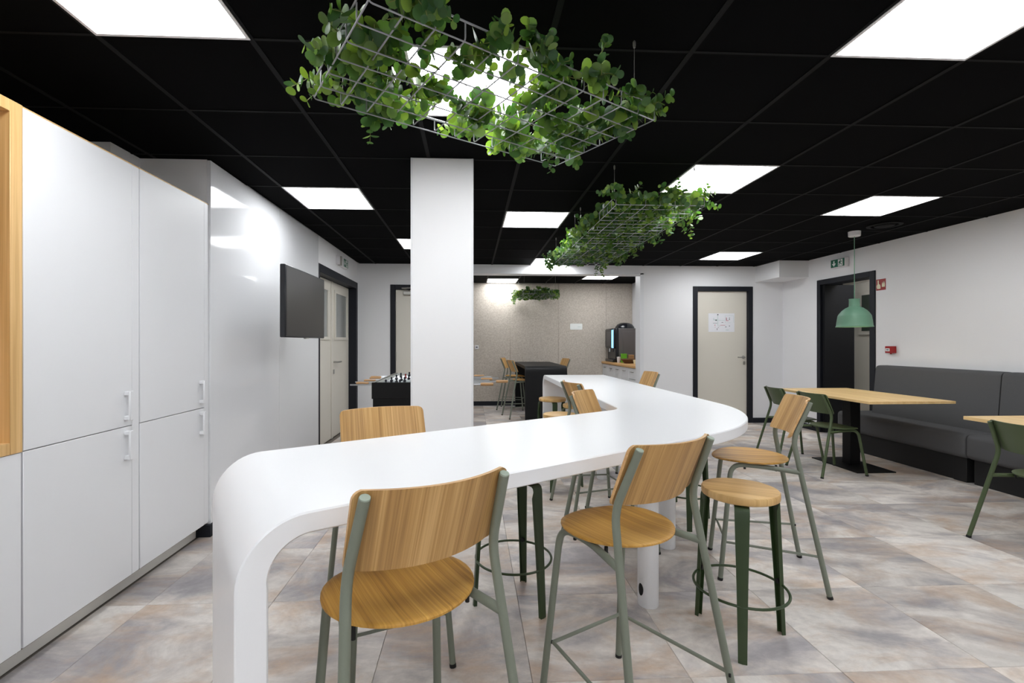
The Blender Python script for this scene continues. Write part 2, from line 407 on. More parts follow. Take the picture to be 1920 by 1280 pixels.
wb.box(D2[0], D2[1], YB+.12, YB+.2, 0, 2.18).box(D1[0], D1[1], YB+.12, YB+.2, 0, 2.18)
wb = wb.build('wall_back', 'white_wall'); struct(wb, 'white back wall with a wide opening and two doors', 'wall')
tr = MB().box(OPX1-.012, OPX1+.045, YB-.008, YB+.205, 0, OPZ+.01).box(OPX0, OPX1+.045, YB-.008, YB+.205, OPZ-.012, OPZ+.012).build('trim_1', 'cabinet_white'); struct(tr, 'white trim lining the opening to the back room', 'trim')
for (a, b, n) in ((XP+.012, D2[0], 1), (D2[1], OPX0, 2), (OPX1+.046, D1[0], 3), (D1[1], XR-.012, 4)):
    o = MB().box(a, b, YB-.012, YB, 0, .08, .002).build('baseboard_back', 'baseboard')
    struct(o, ['dark baseboard left of the left back door', 'dark baseboard behind the white column', 'dark baseboard left of the cream door', 'dark baseboard right of the cream door'][n-1], 'baseboard')
RD = (5.575, 6.55)
wr = MB().box(XR, XR+.2, YF, RD[0], 0, CZ+.02).box(XR, XR+.2, RD[1], YB+.2, 0, CZ+.02).box(XR, XR+.2, RD[0], RD[1], 2.18, CZ+.02).build('wall_right', 'white_wall')
struct(wr, 'white right wall above the grey bench', 'wall')
o = MB().box(XR-.012, XR, RD[1], YB-.012, 0, .08, .002).build('baseboard_right', 'baseboard'); struct(o, 'dark baseboard right of the black doorway', 'baseboard')
wf = MB().box(XL, XR, YF-.2, YF, 0, CZ+.02).build('wall_front', 'white_wall'); struct(wf, 'white wall behind the viewpoint', 'wall')
# soffit box in the right back corner
so = MB().box(4.55, XR, 6.73, YB, 2.253, CZ).build('trim_2', 'white_wall'); struct(so, 'white boxed soffit in the right back corner', 'soffit')
# white column
co = MB().box(-.40, .013, 3.093, 3.50, 0, CZ, .004)
co = co.build('wall_column', 'white_wall'); struct(co, 'square white column in the middle of the room', 'column')
for x in (-.399, .0): MB().box(x, x+.012, 3.0915, 3.11, 0, CZ-.001, .001).build('corner_strip', 'cabinet_white', co)
# back room
wfe = MB().box(XBL-.2, XBR+.2, YFELT, YFELT+.2, 0, CZ+.02).build('wall_far', 'beige_wall'); struct(wfe, 'beige felt wall of the back room', 'wall')
xs = [XBL, -.214, .783, 1.78, 2.772, XBR]
for a, b in zip(xs[:-1], xs[1:]): MB().box(a+.002, b-.002, YFELT-.014, YFELT, .088, CZ-.004, .003).build('felt_panel', 'felt', wfe)
o = MB().box(XBL, 2.7, YFELT-.02, YFELT-.001, 0, .088, .002).build('baseboard_far', 'baseboard'); struct(o, 'dark baseboard under the beige felt wall', 'baseboard')
o = MB().box(XBR, XBR+.2, YB+.2, YFELT, 0, CZ+.02).build('wall_kitchen', 'white_wall'); struct(o, 'white side wall behind the coffee counter', 'wall')
o = MB().box(XBL-.2, XBL, YB+.2, YFELT, 0, CZ+.02).build('wall_backroom', 'white_wall'); struct(o, 'white left side wall of the back room', 'wall')
# corridor behind the right doorway
o = MB().box(5.95, 6.15, 4.9, 7.5, 0, CZ+.02).box(XR+.2, 5.95, 4.9, 5.0, 0, CZ+.02).build('wall_corridor', 'beige_wall'); struct(o, 'beige corridor wall behind the right doorway', 'wall')
MB().box(5.93, 5.95, 5.2, 7.1, .0, 2.2, .004).build('corridor_door', 'cream_door', o)
MB().box(5.915, 5.935, 6.40, 6.90, 1.40, 2.06, .004).build('window_frame', 'cream_door', o)
MB().box(5.911, 5.93, 6.46, 6.84, 1.46, 2.0).build('pane', 'glass_dark', o)
o = MB().box(XR+.2, 5.95, 7.25, 7.5, 0, CZ+.02).build('wall_corridor_end', 'black_paint'); struct(o, 'dark end of the corridor behind the right doorway', 'wall')

# ---- doors
def door_y(name, x0, x1, ztop, label, hinge='l', handle=True, closer=False):
    """door in the back wall, facing the camera"""
    d = thing(name, label, 'door', ((x0+x1)/2, YB, 0), 0, None, 'structure'); cx = (x0+x1)/2
    fr = MB().box(x0-cx, x0-cx+.075, -.015, .10, 0, ztop, .003).box(x1-cx-.075, x1-cx, -.015, .10, 0, ztop, .003).box(x0-cx+.075, x1-cx-.075, -.015, .10, ztop-.072, ztop, .003)
    fr.build('door_frame', 'baseboard', d)
    lf = MB().box(x0-cx+.078, x1-cx-.078, .03, .075, .008, ztop-.075, .002).build('door_leaf', 'cream_door', d)
    for z in (.25, 1.0, 1.78):
        MB().tube([(x0-cx+.079, .026, z), (x0-cx+.079, .026, z+.14)], .008, 8).build('hinge', 'steel_soft', lf)
    if handle:
        hx = x1-cx-.135
        MB().tube([(hx, .03, 1.05), (hx, -.02, 1.05), (hx-.02, -.028, 1.05), (hx-.12, -.028, 1.05)], .010, 8).build('handle', 'steel_soft', lf)
        MB().lathe([(.026, 0), (.026, .006)], 16).build('rose', 'steel_soft', lf)
        r = lf.children[-1]; r.rotation_euler = (PI/2, 0, 0); r.location = (hx, .030, 1.05)
        MB().box(hx-.004, hx+.03, .022, .03, .93, .985, .003).build('lock', 'steel_soft', lf)
    if closer:
        MB().box(x0-cx+.20, x0-cx+.46, -.03, .03, ztop-.16, ztop-.10, .006).build('door_closer', 'steel_soft', lf)
        MB().tube([(x0-cx+.30, -.02, ztop-.09), (x0-cx+.18, -.05, ztop-.06), (x0-cx+.42, -.045, ztop-.05)], .009, 6).build('closer_arm', 'steel_soft', lf)
    return d
door_y('door_1', D1[0], D1[1], 2.18, 'cream door in a dark frame with a paper plan taped on it')
door_y('door_2', D2[0], D2[1], 2.18, 'cream door with a closer half hidden by the white column', handle=False, closer=True)
# double door in the left wall
d3 = thing('door_3', 'cream double door with glazed slots in the left wall', 'door', (0, 0, 0), 0, None, 'structure')
xf = XP-.025
MB().box(xf-.19, xf+.012, 5.42, 5.50, 0, 2.20, .003).box(xf-.19, xf+.012, 7.20, 7.285, 0, 2.20, .003).box(xf-.19, xf+.012, 5.5, 7.2, 2.105, 2.20, .003).build('door_frame', 'baseboard', d3)
xd = -1.865
ysplit = 6.33
for (a, b, n) in ((5.50, ysplit-.003, 0), (ysplit+.003, 7.2, 1)):
    lf = MB().box(xd-.045, xd, a, b, .008, 2.10, .003).build('door_leaf', 'cream_door', d3)
    wy0, wy1 = ((5.72, 6.14) if n == 0 else (6.50, 7.05))
    for (p, q, r, s) in ((wy0-.05, wy0, 1.36, 1.96), (wy1, wy1+.05, 1.36, 1.96), (wy0-.05, wy1+.05, 1.96, 2.0), (wy0-.05, wy1+.05, 1.32, 1.36)):
        MB().box(xd-.002, xd+.016, p, q, r, s, .002).build('window_bead', 'cream_door', lf)
    MB().box(xd-.002, xd+.002, wy0, wy1, 1.36, 1.96).build('pane', 'glass_grey', lf)
    if n == 1:
        MB().tube([(xd, 6.43, 1.02), (xd+.05, 6.43, 1.02), (xd+.055, 6.46, 1.02), (xd+.055, 6.60, 1.02)], .011, 8).build('handle', 'steel_soft', lf)
        MB().box(xd, xd+.008, 6.40, 6.455, .86, .92, .003).build('lock', 'steel_soft', lf)
MB().box(xd, xd+.014, ysplit-.03, ysplit+.025, .008, 2.10, .003).build('meeting_strip', 'cream_door', d3)
# black open doorway in the right wall
d4 = thing('door_4', 'black framed open doorway beside the grey bench', 'door', (XR, 6.06, 0), 0, None, 'structure')
MB().box(-.015, .21, RD[0]-6.06, RD[0]-6.06+.078, 0, 2.18, .003).box(-.015, .21, RD[1]-6.06-.062, RD[1]-6.06, 0, 2.18, .003).box(-.015, .21, RD[0]-6.06+.078, RD[1]-6.06-.062, 2.11, 2.18, .003).build('door_frame', 'baseboard', d4)
MB().box(.02, .46, RD[1]-6.06-.11, RD[1]-6.06-.065, .01, 2.105, .003).build('door_leaf', 'black_paint', d4)

# ================================================================== objects
# ---- white bar table: one folded slab, near arm turned 31.4 degrees, far arm along Y
TA = math.radians(31.4); tx, ty = math.cos(TA), math.sin(TA); nx, ny = -ty, tx
TZ, TH, TL = 0.9, 0.05, 0.066
def AB(a, n, z): return Vector((a*tx+n*nx, a*ty+n*ny, z))
NF, NB_ = 1.124, 1.842           # front and back edge of the near arm
A0, RW = 0.100, 0.15             # outer face of the near end, waterfall radius
XI, XO = 0.865, 1.578            # inner and outer edge of the far arm
YE = 5.68
def make_table():
    st = []                       # (left point, right point, outward normal, thickness)
    tv = Vector((tx, ty, 0)); up = Vector((0, 0, 1))
    for z in (0.0, 0.2, 0.4, 0.6, TZ-RW): st.append((AB(A0, NB_, z), AB(A0, NF, z), -tv, TL))
    for i in range(1, 13):
        an = PI/2*i/12; a = A0+RW-RW*math.cos(an); z = TZ-RW+RW*math.sin(an)
        nn = (-tv*math.cos(an)+up*math.sin(an)); st.append((AB(a, NB_, z), AB(a, NF, z), nn, TL+(TH-TL)*i/12))
    # edges of the near arm up to the elbow
    co_ = Vector((XO, (NF-XO*nx)/ny, TZ)); ci_ = Vector((XI, (NB_-XI*nx)/ny, TZ))
    half = (PI/2-TA)/2
    def bend(c, R):
        Lt = R*math.tan(half); s0 = c-tv*Lt; ctr = s0+Vector((nx, ny, 0))*R
        return s0, ctr, R
    so_, co2, Ro = bend(co_, 1.158); si_, ci2, Ri = bend(ci_, 0.16)
    l0, r0 = st[-1][0], st[-1][1]
    for i in range(1, 9):
        f = i/8; st.append((l0.lerp(si_, f), r0.lerp(so_, f), up, TH))
    for i in range(1, 25):
        an = TA-PI/2+(PI/2-TA)*i/24; d = Vector((math.cos(an), math.sin(an), 0))
        st.append((ci2+d*Ri, co2+d*Ro, up, TH))
    l0, r0 = st[-1][0], st[-1][1]; le, re = Vector((XI, YE-RW, TZ)), Vector((XO, YE-RW, TZ))
    for i in range(1, 9):
        f = i/8; st.append((l0.lerp(le, f), r0.lerp(re, f), up, TH))
    yv = Vector((0, 1, 0))
    for i in range(1, 13):
        an = PI/2*i/12; y = YE-RW+RW*math.sin(an); z = TZ-RW+RW*math.cos(an)
        st.append((Vector((XI, y, z)), Vector((XO, y, z)), up*math.cos(an)+yv*math.sin(an), TH+(TL-TH)*i/12))
    for z in (0.5, 0.25, 0.0): st.append((Vector((XI, YE, z)), Vector((XO, YE, z)), yv, TL))
    vs = []; fs = []; c = 0.004
    for (l, r, n, t) in st:      # eight points per section: small eased edges
        u = (r-l).normalized()
        for p in (l+u*c, r-u*c, r-n*c, r-n*(t-c), r-u*c-n*t, l+u*c-n*t, l-n*(t-c), l-n*c): vs.append(p)
    for i in range(len(st)-1):
        for k in range(8): fs.append((i*8+k, i*8+(k+1) % 8, (i+1)*8+(k+1) % 8, (i+1)*8+k))
    fs.append(tuple(range(8))); fs.append(tuple((len(st)-1)*8+k for k in range(8)))
    t = thing('bar_table', 'long white angled bar table with rounded waterfall ends', 'table')
    MB().add(vs, fs).build('table_top', 'white_solid', t, 30)
    for k, (x, y) in enumerate(((.868, 2.268), (1.232, 2.90), (1.235, 4.38))):
        p = MB().lathe([(.048, 0), (.05, .004), (.05, TZ-TH+.001)], 28, (x, y, 0)).build('post', 'white_solid', t)
        if k == 0:
            # oval cable opening near the foot of the post
            vv = [(x, y, 0)]; pts = []
            a0 = math.atan2(-y, -x)-.75
            for q in range(20):
                an = 2*PI*q/20; da = .30*math.cos(an); dz = .030*math.sin(an)
                pts.append((x+.0506*math.cos(a0+da), y+.0506*math.sin(a0+da), .085+dz))
            ctr = (x+.0508*math.cos(a0), y+.0508*math.sin(a0), .085)
            MB().add([ctr]+pts, [(0, 1+q, 1+(q+1) % 20) for q in range(20)]).build('cable_opening', 'rubber', p)
    return t
make_table()

# ---- chairs: tubular frame, round plywood seat, curved plywood back
def smooth_path(pts, rad=0.05, n=5):
    P = [Vector(p) for p in pts]; out = [P[0]]
    for i in range(1, len(P)-1):
        a, b, c = P[i-1], P[i], P[i+1]
        r = min(rad, (a-b).length*.45, (c-b).length*.45)
        p0 = b+(a-b).normalized()*r; p1 = b+(c-b).normalized()*r
        for k in range(n+1):
            f = k/n; out.append(p0*(1-f)**2+b*2*f*(1-f)+p1*f*f)
    out.append(P[-1]); return out
def make_chair(name, hs, tube, capm, seatm, backm, edge, foot=True, bend=None, top=None):
    r = .0125; bz = bend or hs+.145; tz = top or hs+.325
    root = thing(name, '', 'chair')
    for sx in (-1, 1):
        k = 1.0
        foot_p = (sx*.24, -.317, .006); bp = (sx*.184, -.170, bz); tp = (sx*.168, -.252, tz)
        lg = MB().tube(smooth_path([foot_p, bp, tp], .05), r, 12).build('leg', tube, root)
        MB().tube([(sx*.2405, -.319, 0), (sx*.239, -.315, .014)], .0135, 10).build('foot_cap', 'rubber', lg)
        MB().tube([(tp[0], tp[1], tz-.001), (tp[0], tp[1]-.0015, tz+.003)], .0115, 14).build('tube_cap', capm, lg)
        f_p = (sx*.195, .177, .006)
        # front leg and the rail it bends into
        zj = hs-.038; yj = -.317+(.147)*(zj/bz); xj = sx*(.24-.056*(zj/bz))
        top_p = (sx*.158, .118, hs-.026)
        fl_ = MB().tube(smooth_path([f_p, top_p, (sx*.150, -.02, hs-.029), (xj, yj, zj)], .065, 7), r, 12).build('leg', tube, root)
        MB().tube([(sx*.1955, .178, 0), (sx*.1945, .176, .014)], .0135, 10).build('foot_cap', 'rubber', fl_)
        for yb in (.05, -.1):
            MB().lathe([(.006, -.032), (.006, 0)], 8, (sx*.150, yb, hs-.018)).build('bolt', 'rubber', fl_)
    if foot:
        zf = .20
        def on_leg(sx, z):   # points on the front and rear leg at height z
            q = z/(hs-.02); fx = sx*(.195-.037*q); fy = .177-.059*q
            p = z/bz; return (fx, fy, z), (sx*(.24-.056*p), -.317+.147*p, z)
        fL, rL = on_leg(-1, zf); fR, rR = on_leg(1, zf)
        MB().tube([(fL[0]+.012, fL[1]-.014, zf), (fR[0]-.012, fR[1]-.014, zf)], .0065, 8).build('footrest', tube, root)
        MB().tube([(fL[0]+.012, fL[1]-.014, zf), rL], .0065, 8).build('side_bar', tube, root)
        MB().tube([(fR[0]-.012, fR[1]-.014, zf), rR], .0065, 8).build('side_bar', tube, root)
        for q in (fL, fR, rL, rR):
            MB().lathe([(.004, -.005), (.004, .005)], 8, (q[0]*.955, q[1]-.010, q[2])).build('bolt', 'rubber', root)
    # seat: dished disc
    def zz(x, y):
        e = (x/.2)**2+(y/.192)**2
        return hs-.010+.010*e-.016*max(0, (y/.192))**3
    vs = []; fs = []; n = 40; rings = (0, .3, .55, .75, .9, .975, 1.0)
    for layer in (0, 1):
        for q in rings[1:]:
            for k in range(n):
                a = 2*PI*k/n; x, y = .2*q*math.cos(a), .192*q*math.sin(a)
                d = .010 if layer else (.0025 if q == 1.0 else 0)
                if layer and q == 1.0: d = .0075
                vs.append((x, y, zz(x, y)-d))
    nr = len(rings)-1; c0 = len(vs); vs += [(0, 0, zz(0, 0)), (0, 0, zz(0, 0)-.010)]
    for layer in (0, 1):
        b = layer*nr*n
        for k in range(n):
            fs.append((c0+layer, b+k, b+(k+1) % n))
            for i in range(nr-1): fs.append((b+i*n+k, b+(i+1)*n+k, b+(i+1)*n+(k+1) % n, b+i*n+(k+1) % n))
    for k in range(n): fs.append(((nr-1)*n+k, (2*nr-1)*n+k, (2*nr-1)*n+(k+1) % n, (nr-1)*n+(k+1) % n))
    MB().add(vs, fs).build('seat', seatm, root, 50)
    # backrest: curved panel in front of the rear tubes
    slope = -(.252-.170)/(tz-bz); b0, b1 = bz+.010, tz+.013; W = .189; nseg = 28; vz = 5; th = .011; rc = .022
    vs = []; fs = []
    def pt(u, v, off):
        x = W*u; q = max(0, abs(x)-(W-rc)); dz = rc-math.sqrt(max(0, rc*rc-q*q))
        z = b0+dz+(b1-b0-2*dz)*v
        sag = -.052*(1-min(1, (abs(u)/.90))**2)
        y = -.170+slope*(z-bz)+r+.005+sag+off
        return (x, y, z)
    for off in (0, th):
        for i in range(nseg+1):
            u = math.sin((-1+2*i/nseg)*PI/2*.999)
            for j in range(vz+1): vs.append(pt(u, j/vz, off))
    S = vz+1; T = (nseg+1)*S
    for i in range(nseg):
        for j in range(vz):
            a = i*S+j; fs.append((a, a+S, a+S+1, a+1)); fs.append((T+a, T+a+1, T+a+S+1, T+a+S))
        for j in (0, vz):
            a = i*S+j; fs.append((a, a+S, T+a+S, T+a))
    for i in (0, nseg):
        for j in range(vz): a = i*S+j; fs.append((a, a+1, T+a+1, T+a))
    o = MB().add(vs, fs).build('backrest', backm, root, 40)
    o.data.materials.append(M[edge])
    for p in o.data.polygons:
        idx = list(p.vertices)
        if min(idx) < T <= max(idx): p.material_index = 1
    return root
def place(proto_state, proto, bx, by, fx, fy, label, group):
    """bx,by: midpoint between the rear feet; fx,fy: facing direction"""
    L = math.hypot(fx, fy); fx /= L; fy /= L
    o = proto if not proto_state else copy_tree(proto); proto_state.append(1)
    o.location = (bx+fx*.317, by+fy*.317, 0); o.rotation_euler.z = math.atan2(-fx, fy)
    o['label'] = label; o['group'] = group; return o
bar = make_chair('bar_chair', .65, 'sage_tube', 'sage_cap', 'oak_seat', 'oak_back', 'oak_edge', True, .775, .972)
st_bar = []; G1 = 'oak and sage bar chairs'
place(st_bar, bar, -.037, .981, -.486, .874, 'oak bar chair nearest the camera, its curved back in front of the white table', G1)
place(st_bar, bar, .667, 1.365, -.479, .878, 'oak bar chair seen from behind, beside the backless round stool', G1)
place(st_bar, bar, 1.8785, 2.493, -.9387, .345, 'oak bar chair at the rounded elbow of the white table, facing left', G1)
place(st_bar, bar, -.44, 2.25, .374, -.927, 'oak bar chair across the white table in front of the white column', G1)
place(st_bar, bar, .615, 2.895, .852, -.524, 'oak bar chair in the inner elbow of the white table, front of its back showing', G1)
place(st_bar, bar, .69, 3.56, .985, .17, 'oak bar chair tucked into the inner elbow, behind the front chair there', G1)
place(st_bar, bar, 1.92, 4.72, -1, .02, 'oak bar chair on the outer side of the white table below the back wall', G1)
place(st_bar, bar, .588, 8.03, .98, .2, 'oak bar chair at the black table, nearer of the two on its left', G1)
place(st_bar, bar, .536, 9.13, .97, -.24, 'oak bar chair at the black table, farther of the two on its left', G1)
place(st_bar, bar, 1.86, 8.78, -.98, -.15, 'oak bar chair on the right side of the black table', G1)
grn = make_chair('dining_chair', .46, 'chair_green', 'chair_green', 'chair_green', 'chair_green', 'chair_green', False, .585, .775)
st_grn = []; G2 = 'green metal dining chairs'
place(st_grn, grn, 3.30, 4.515, 1, .03, 'dark green metal chair at the far oak table, nearer of the two', G2)
place(st_grn, grn, 3.30, 5.10, .985, -.12, 'dark green metal chair at the far oak table, nearer to the cream door', G2)
place(st_grn, grn, 3.28, 2.706, 1, .0, 'dark green metal chair cut by the right edge at the near oak table', G2)

# ---- round stools with three flat bent legs and a ring
def make_stool():
    root = thing('round_stool', '', 'stool'); hs = .65
    MB().lathe([(.147, hs-.035), (.1535, hs-.031), (.155, hs-.026), (.155, hs-.006), (.152, hs-.001), (.148, hs), (.001, hs)], 40).build('seat', 'oak_stool', root)
    for k in range(3):
        a = 2*PI*k/3; R = Matrix.Rotation(a, 3, 'Z')
        # flat strip: runs under the seat, bends down on the outside, tapers to the foot
        prof = [(.085, hs-.039, .028), (.135, hs-.039, .028), (.152, hs-.041, .028), (.163, hs-.050, .028), (.1675, hs-.066, .028), (.170, hs-.10, .027), (.186, .30, .021), (.2, .06, .017), (.203, .0, .0165)]
        vs = []; fs = []; th = .0045; rib = .012
        for i, (rr, z, hw) in enumerate(prof):
            r2, z2, _ = prof[min(i+1, len(prof)-1)]; r1, z1, _ = prof[max(i-1, 0)]
            d = Vector((r2-r1, z2-z1)).normalized(); nn = Vector((d.y, -d.x))*-1
            for (y, o) in ((-hw, 0), (0, .003 if i > 4 else 0), (hw, 0), (hw, -th-(rib if i > 4 else 0)), (hw-.004, -th-(rib if i > 4 else 0)), (hw-.004, -th), (-hw+.004, -th), (-hw+.004, -th-(rib if i > 4 else 0)), (-hw, -th-(rib if i > 4 else 0))):
                vs.append(R @ Vector((rr+nn.x*o*-1 if False else rr+nn.x*o, y, z+nn.y*o)))
        m = 9
        for i in range(len(prof)-1):
            for q in range(m): fs.append((i*m+q, i*m+(q+1) % m, (i+1)*m+(q+1) % m, (i+1)*m+q))
        fs.append(tuple(range(m))); fs.append(tuple((len(prof)-1)*m+q for q in range(m)))
        lg = MB().add(vs, fs).build('leg', 'dark_green', root, 30)
        p = R @ Vector((.172, .0, .232)); q = R @ Vector((.182, .0, .232))
        MB().tube([p, q], .011, 10).build('ring_knob', 'rubber', lg)
    ring = [(.188*math.cos(2*PI*k/48), .188*math.sin(2*PI*k/48), .22) for k in range(48)]
    MB().tube(ring, .0058, 8, closed=True).build('foot_ring', 'dark_green', root)
    return root
stool = make_stool(); st_s = []; G3 = 'round backless stools'
def put_stool(x, y, fx, fy, label):
    o = stool if not st_s else copy_tree(stool); st_s.append(1)
    o.location = (x, y, 0); o.rotation_euler.z = math.atan2(fy-y, fx-x); o['label'] = label; o['group'] = G3
put_stool(1.177, 2.005, 1.077, 1.813, 'round oak stool with flat green legs in front of the white table')
put_stool(.209, 2.331, .287, 2.533, 'stool with green legs and ring under the near arm of the white table')
put_stool(.93, 5.35, .93, 5.0, 'round stool tucked against the far end of the white table')
put_stool(1.10, 4.80, 1.25, 4.60, 'round stool under the far arm of the white table, middle of three')
put_stool(.792, 4.15, .68, 3.97, 'round stool at the inner side of the far arm, nearest of three')
put_stool(1.539, 3.314, 1.479, 3.11, 'stool under the outer side of the white table behind the elbow chair')
put_stool(1.60, 3.90, 1.65, 3.67, 'stool under the outer side of the far arm, second behind the elbow')

# ---- right side: oak tables, bench, pendant
def oak_table(x0, x1, y0, y1, bx0, bx1, by0, by1, px, py, label):
    t = thing('dining_table', label, 'table', ((x0+x1)/2, (y0+y1)/2, 0), 0, 'rectangular oak tables'); cx, cy = t.location[:2]
    MB().box(x0-cx, x1-cx, y0-cy, y1-cy, .725, .75, .002).build('table_top', 'oak_table', t)
    MB().box(bx0-cx, bx1-cx, by0-cy, by1-cy, 0, .010, .002).build('base_plate', 'table_black', t)
    MB().box(px-cx-.055, px-cx+.055, py-cy-.055, py-cy+.055, .010, .715, .004).build('post', 'table_black', t)
    MB().box(px-cx-.25, px-cx+.25, py-cy-.2, py-cy+.2, .713, .725, .002).build('top_plate', 'table_black', t)
oak_table(3.60, 4.425, 4.082, 5.335, 3.785, 4.185, 4.43, 5.05, 4.0, 4.76, 'oak table with black pedestal under the green pendant lamp')
oak_table(3.585, 4.41, 2.00, 3.258, 3.785, 4.185, 2.32, 2.94, 4.0, 2.63, 'oak table cut by the right edge of the picture')
def bench(y0, y1, label, back_end=0.0):
    b = thing('bench', label, 'bench', (4.75, (y0+y1)/2, 0), 0, 'upholstered bench modules'); cy = (y0+y1)/2; a, e = y0-cy, y1-cy
    def soft(prof, m, nm):
        # extrude a rounded side profile along Y with eased ends
        vs = []; fs = []; n = len(prof); c = (sum(p[0] for p in prof)/n, sum(p[1] for p in prof)/n)
        e = y1-cy-(back_end if nm == 'backrest' else 0)
        for (y, s) in ((a, .95), (a+.006, .975), (a+.02, .993), (a+.04, 1), (e-.04, 1), (e-.02, .993), (e-.006, .975), (e, .95)):
            for (x, z) in prof:
                k = s; vs.append((c[0]+(x-c[0])*(k if nm == 'seat' else 1-(1-k)*.8), y, c[1]+(z-c[1])*(1-(1-k)*.9)))
        for i in range(7):
            for q in range(n): fs.append((i*n+q, i*n+(q+1) % n, (i+1)*n+(q+1) % n, (i+1)*n+q))
        fs.append(tuple(range(n))); fs.append(tuple(7*n+q for q in range(n)))
        return MB().add(vs, fs).build(nm, m, b, 50)
    soft(rrect(-.26, .23, .225, .45, .045, 5), 'fabric_grey', 'seat')
    bk = [(.04, .40), (.235, .40), (.235, 1.0)]+arc((.205, .985), .03, 0, PI/2, 3)+[(.15, 1.015)]+arc((.13, .975), .04, PI/2, PI, 4)
    soft(bk, 'fabric_grey', 'backrest')
    MB().box(-.20, .23, a+.02, e-.02, 0, .225, .003).build('plinth', 'bench_black', b)
    MB().box(-.215, -.19, a+.02, a+.14, 0, .225, .003).build('bracket', 'bench_black', b)
bench(4.07, 5.56, 'charcoal grey upholstered bench module by the black doorway', .16)
bench(2.60, 4.06, 'charcoal grey upholstered bench module cut by the right edge')
def pendant():
    x, y = 4.188, 4.941
    t = thing('pendant_lamp', 'mint green dome pendant lamp above the far oak table', 'lamp', (x, y, 0))
    MB().lathe([(.05, -.055), (.056, -.05), (.058, 0)], 24, (0, 0, CZ)).build('canopy', 'plastic_white', t)
    MB().tube([(0, 0, 1.75), (0, 0, CZ-.05)], .004, 8).build('cord', 'lamp_green', t)
    z = 1.455
    prof = [(.168, z), (.170, z+.006), (.164, z+.012), (.160, z+.05), (.155, z+.088), (.150, z+.120), (.148, z+.126), (.136, z+.148), (.112, z+.180), (.080, z+.207), (.053, z+.222), (.050, z+.232),
            (.049, z+.295), (.052, z+.302), (.051, z+.308), (.01, z+.309)]
    inn = [(max(.008, r-.006), zz-.004) for r, zz in prof[::-1]][1:]
    MB().lathe(prof+inn[:-2]+[(.164, z+.001)], 40, caps=False).build('shade', 'lamp_green', t, 40)
    MB().lathe([(.005, z+.12), (.03, z+.10), (.04, z+.07), (.034, z+.042), (.004, z+.03)], 16).build('bulb', 'bulb_warm', t)
pendant()
# round ceiling vent
v = thing('ceiling_vent', 'round black air vent set in the ceiling above the oak table', 'vent', (4.255, 4.64, CZ))
MB().lathe([(.15, -.001), (.15, -.010), (.115, -.014), (.112, -.001)], 36).build('outer_ring', 'ceiling_rail', v)
MB().lathe([(.085, -.002), (.085, -.016), (.05, -.02), (.001, -.02)], 30).build('centre_cone', 'ceiling_rail', v)

# ---- signs
def running_man(mb, ox, oz, s, depth, place_fn):
    parts = [[(.30, .80), (.42, .80), (.42, .94), (.30, .94)], [(.10, .40), (.34, .40), (.44, .74), (.22, .74)], [(.12, .42), (.26, .42), (.10, .06), (-.02, .10)], [(.28, .46), (.40, .46), (.62, .22), (.52, .14)], [(.40, .66), (.62, .52), (.66, .60), (.44, .74)], [(.22, .72), (-.02, .54), (.02, .46), (.26, .60)]]
    for p in parts: place_fn(mb, [(ox+a*s, oz+b*s) for a, b in p], depth)
def sign_yz(name, label, x, sgn, y0, y1, z0, z1, depth):
    """box sign on a side wall; sgn=-1 for the right wall (faces -X)"""
    t = thing(name, label, 'sign', (x, (y0+y1)/2, (z0+z1)/2)); hy, hz = abs(y1-y0)/2, (z1-z0)/2
    xf_ = sgn*depth
    MB().box(0, xf_, -hy, hy, -hz, hz, .004).build('housing', 'plastic_white', t)
    return t, xf_, hy, hz
def right_exit():
    t, xf_, hy, hz = sign_yz('exit_sign', 'green exit sign with arrow and running man beside the pendant cord', XR, -1, 5.985, 6.235, 2.30, 2.42, .055)
    e = .0012
    MB().box(xf_-e, xf_, -.115, .12, -.052, .052).build('pictogram_plate', 'sign_green', t)
    # far side (+Y) is left in the picture: arrow there, man on the near side
    def P(mb, poly, d): mb.prism([(-a, b) for a, b in poly], xf_-e-.0012, xf_-e, 'yz')
    a = MB(); P(a, [(-.075, .035), (-.055, .035), (-.055, -.005), (-.075, -.005)], 0); P(a, [(-.10, 0), (-.03, 0), (-.065, -.04)], 0)
    a.build('arrow', 'sign_white', t)
    m = MB(); P(m, [(.005, -.045), (.085, -.045), (.085, .045), (.005, .045)], 0); m.build('door_mark', 'sign_white', t)
    m = MB(); running_man(m, .015, -.045, .092, 0, lambda mb, poly, d: mb.prism([(-p, q) for p, q in poly], xf_-e-.0024, xf_-e-.0010, 'yz')); m.build('running_man', 'sign_green', t)
right_exit()
def left_exit():
    t, xf_, hy, hz = sign_yz('exit_sign', 'green exit sign above the cream double door', XP-.025, 1, 6.17, 6.59, 2.30, 2.42, .05)
    e = .0012
    MB().box(xf_, xf_+e, -.02, .19, -.052, .052).build('pictogram_plate', 'sign_green', t)
    a = MB().prism([(.02, .03), (.045, .03), (.045, 0), (.02, 0)], xf_+e, xf_+e+.0012, 'yz').prism([(.0, 0), (.065, 0), (.032, -.038)], xf_+e, xf_+e+.0012, 'yz'); a.build('arrow', 'sign_white', t)
    MB().prism([(.09, -.045), (.165, -.045), (.165, .045), (.09, .045)], xf_+e, xf_+e+.0012, 'yz').build('door_mark', 'sign_white', t)
    m = MB(); running_man(m, .10, -.045, .09, 0, lambda mb, poly, d: mb.prism(poly, xf_+e+.001, xf_+e+.0024, 'yz')); m.build('running_man', 'sign_green', t)
    MB().box(xf_-.03, xf_+.02, -.2, -.17, -.07, .05, .003).build('bracket', 'steel_soft', t)
left_exit()
t = thing('fire_sign', 'red fire alarm sign with hand and flames beside the black doorway', 'sign', (XR, 5.50, 1.993))
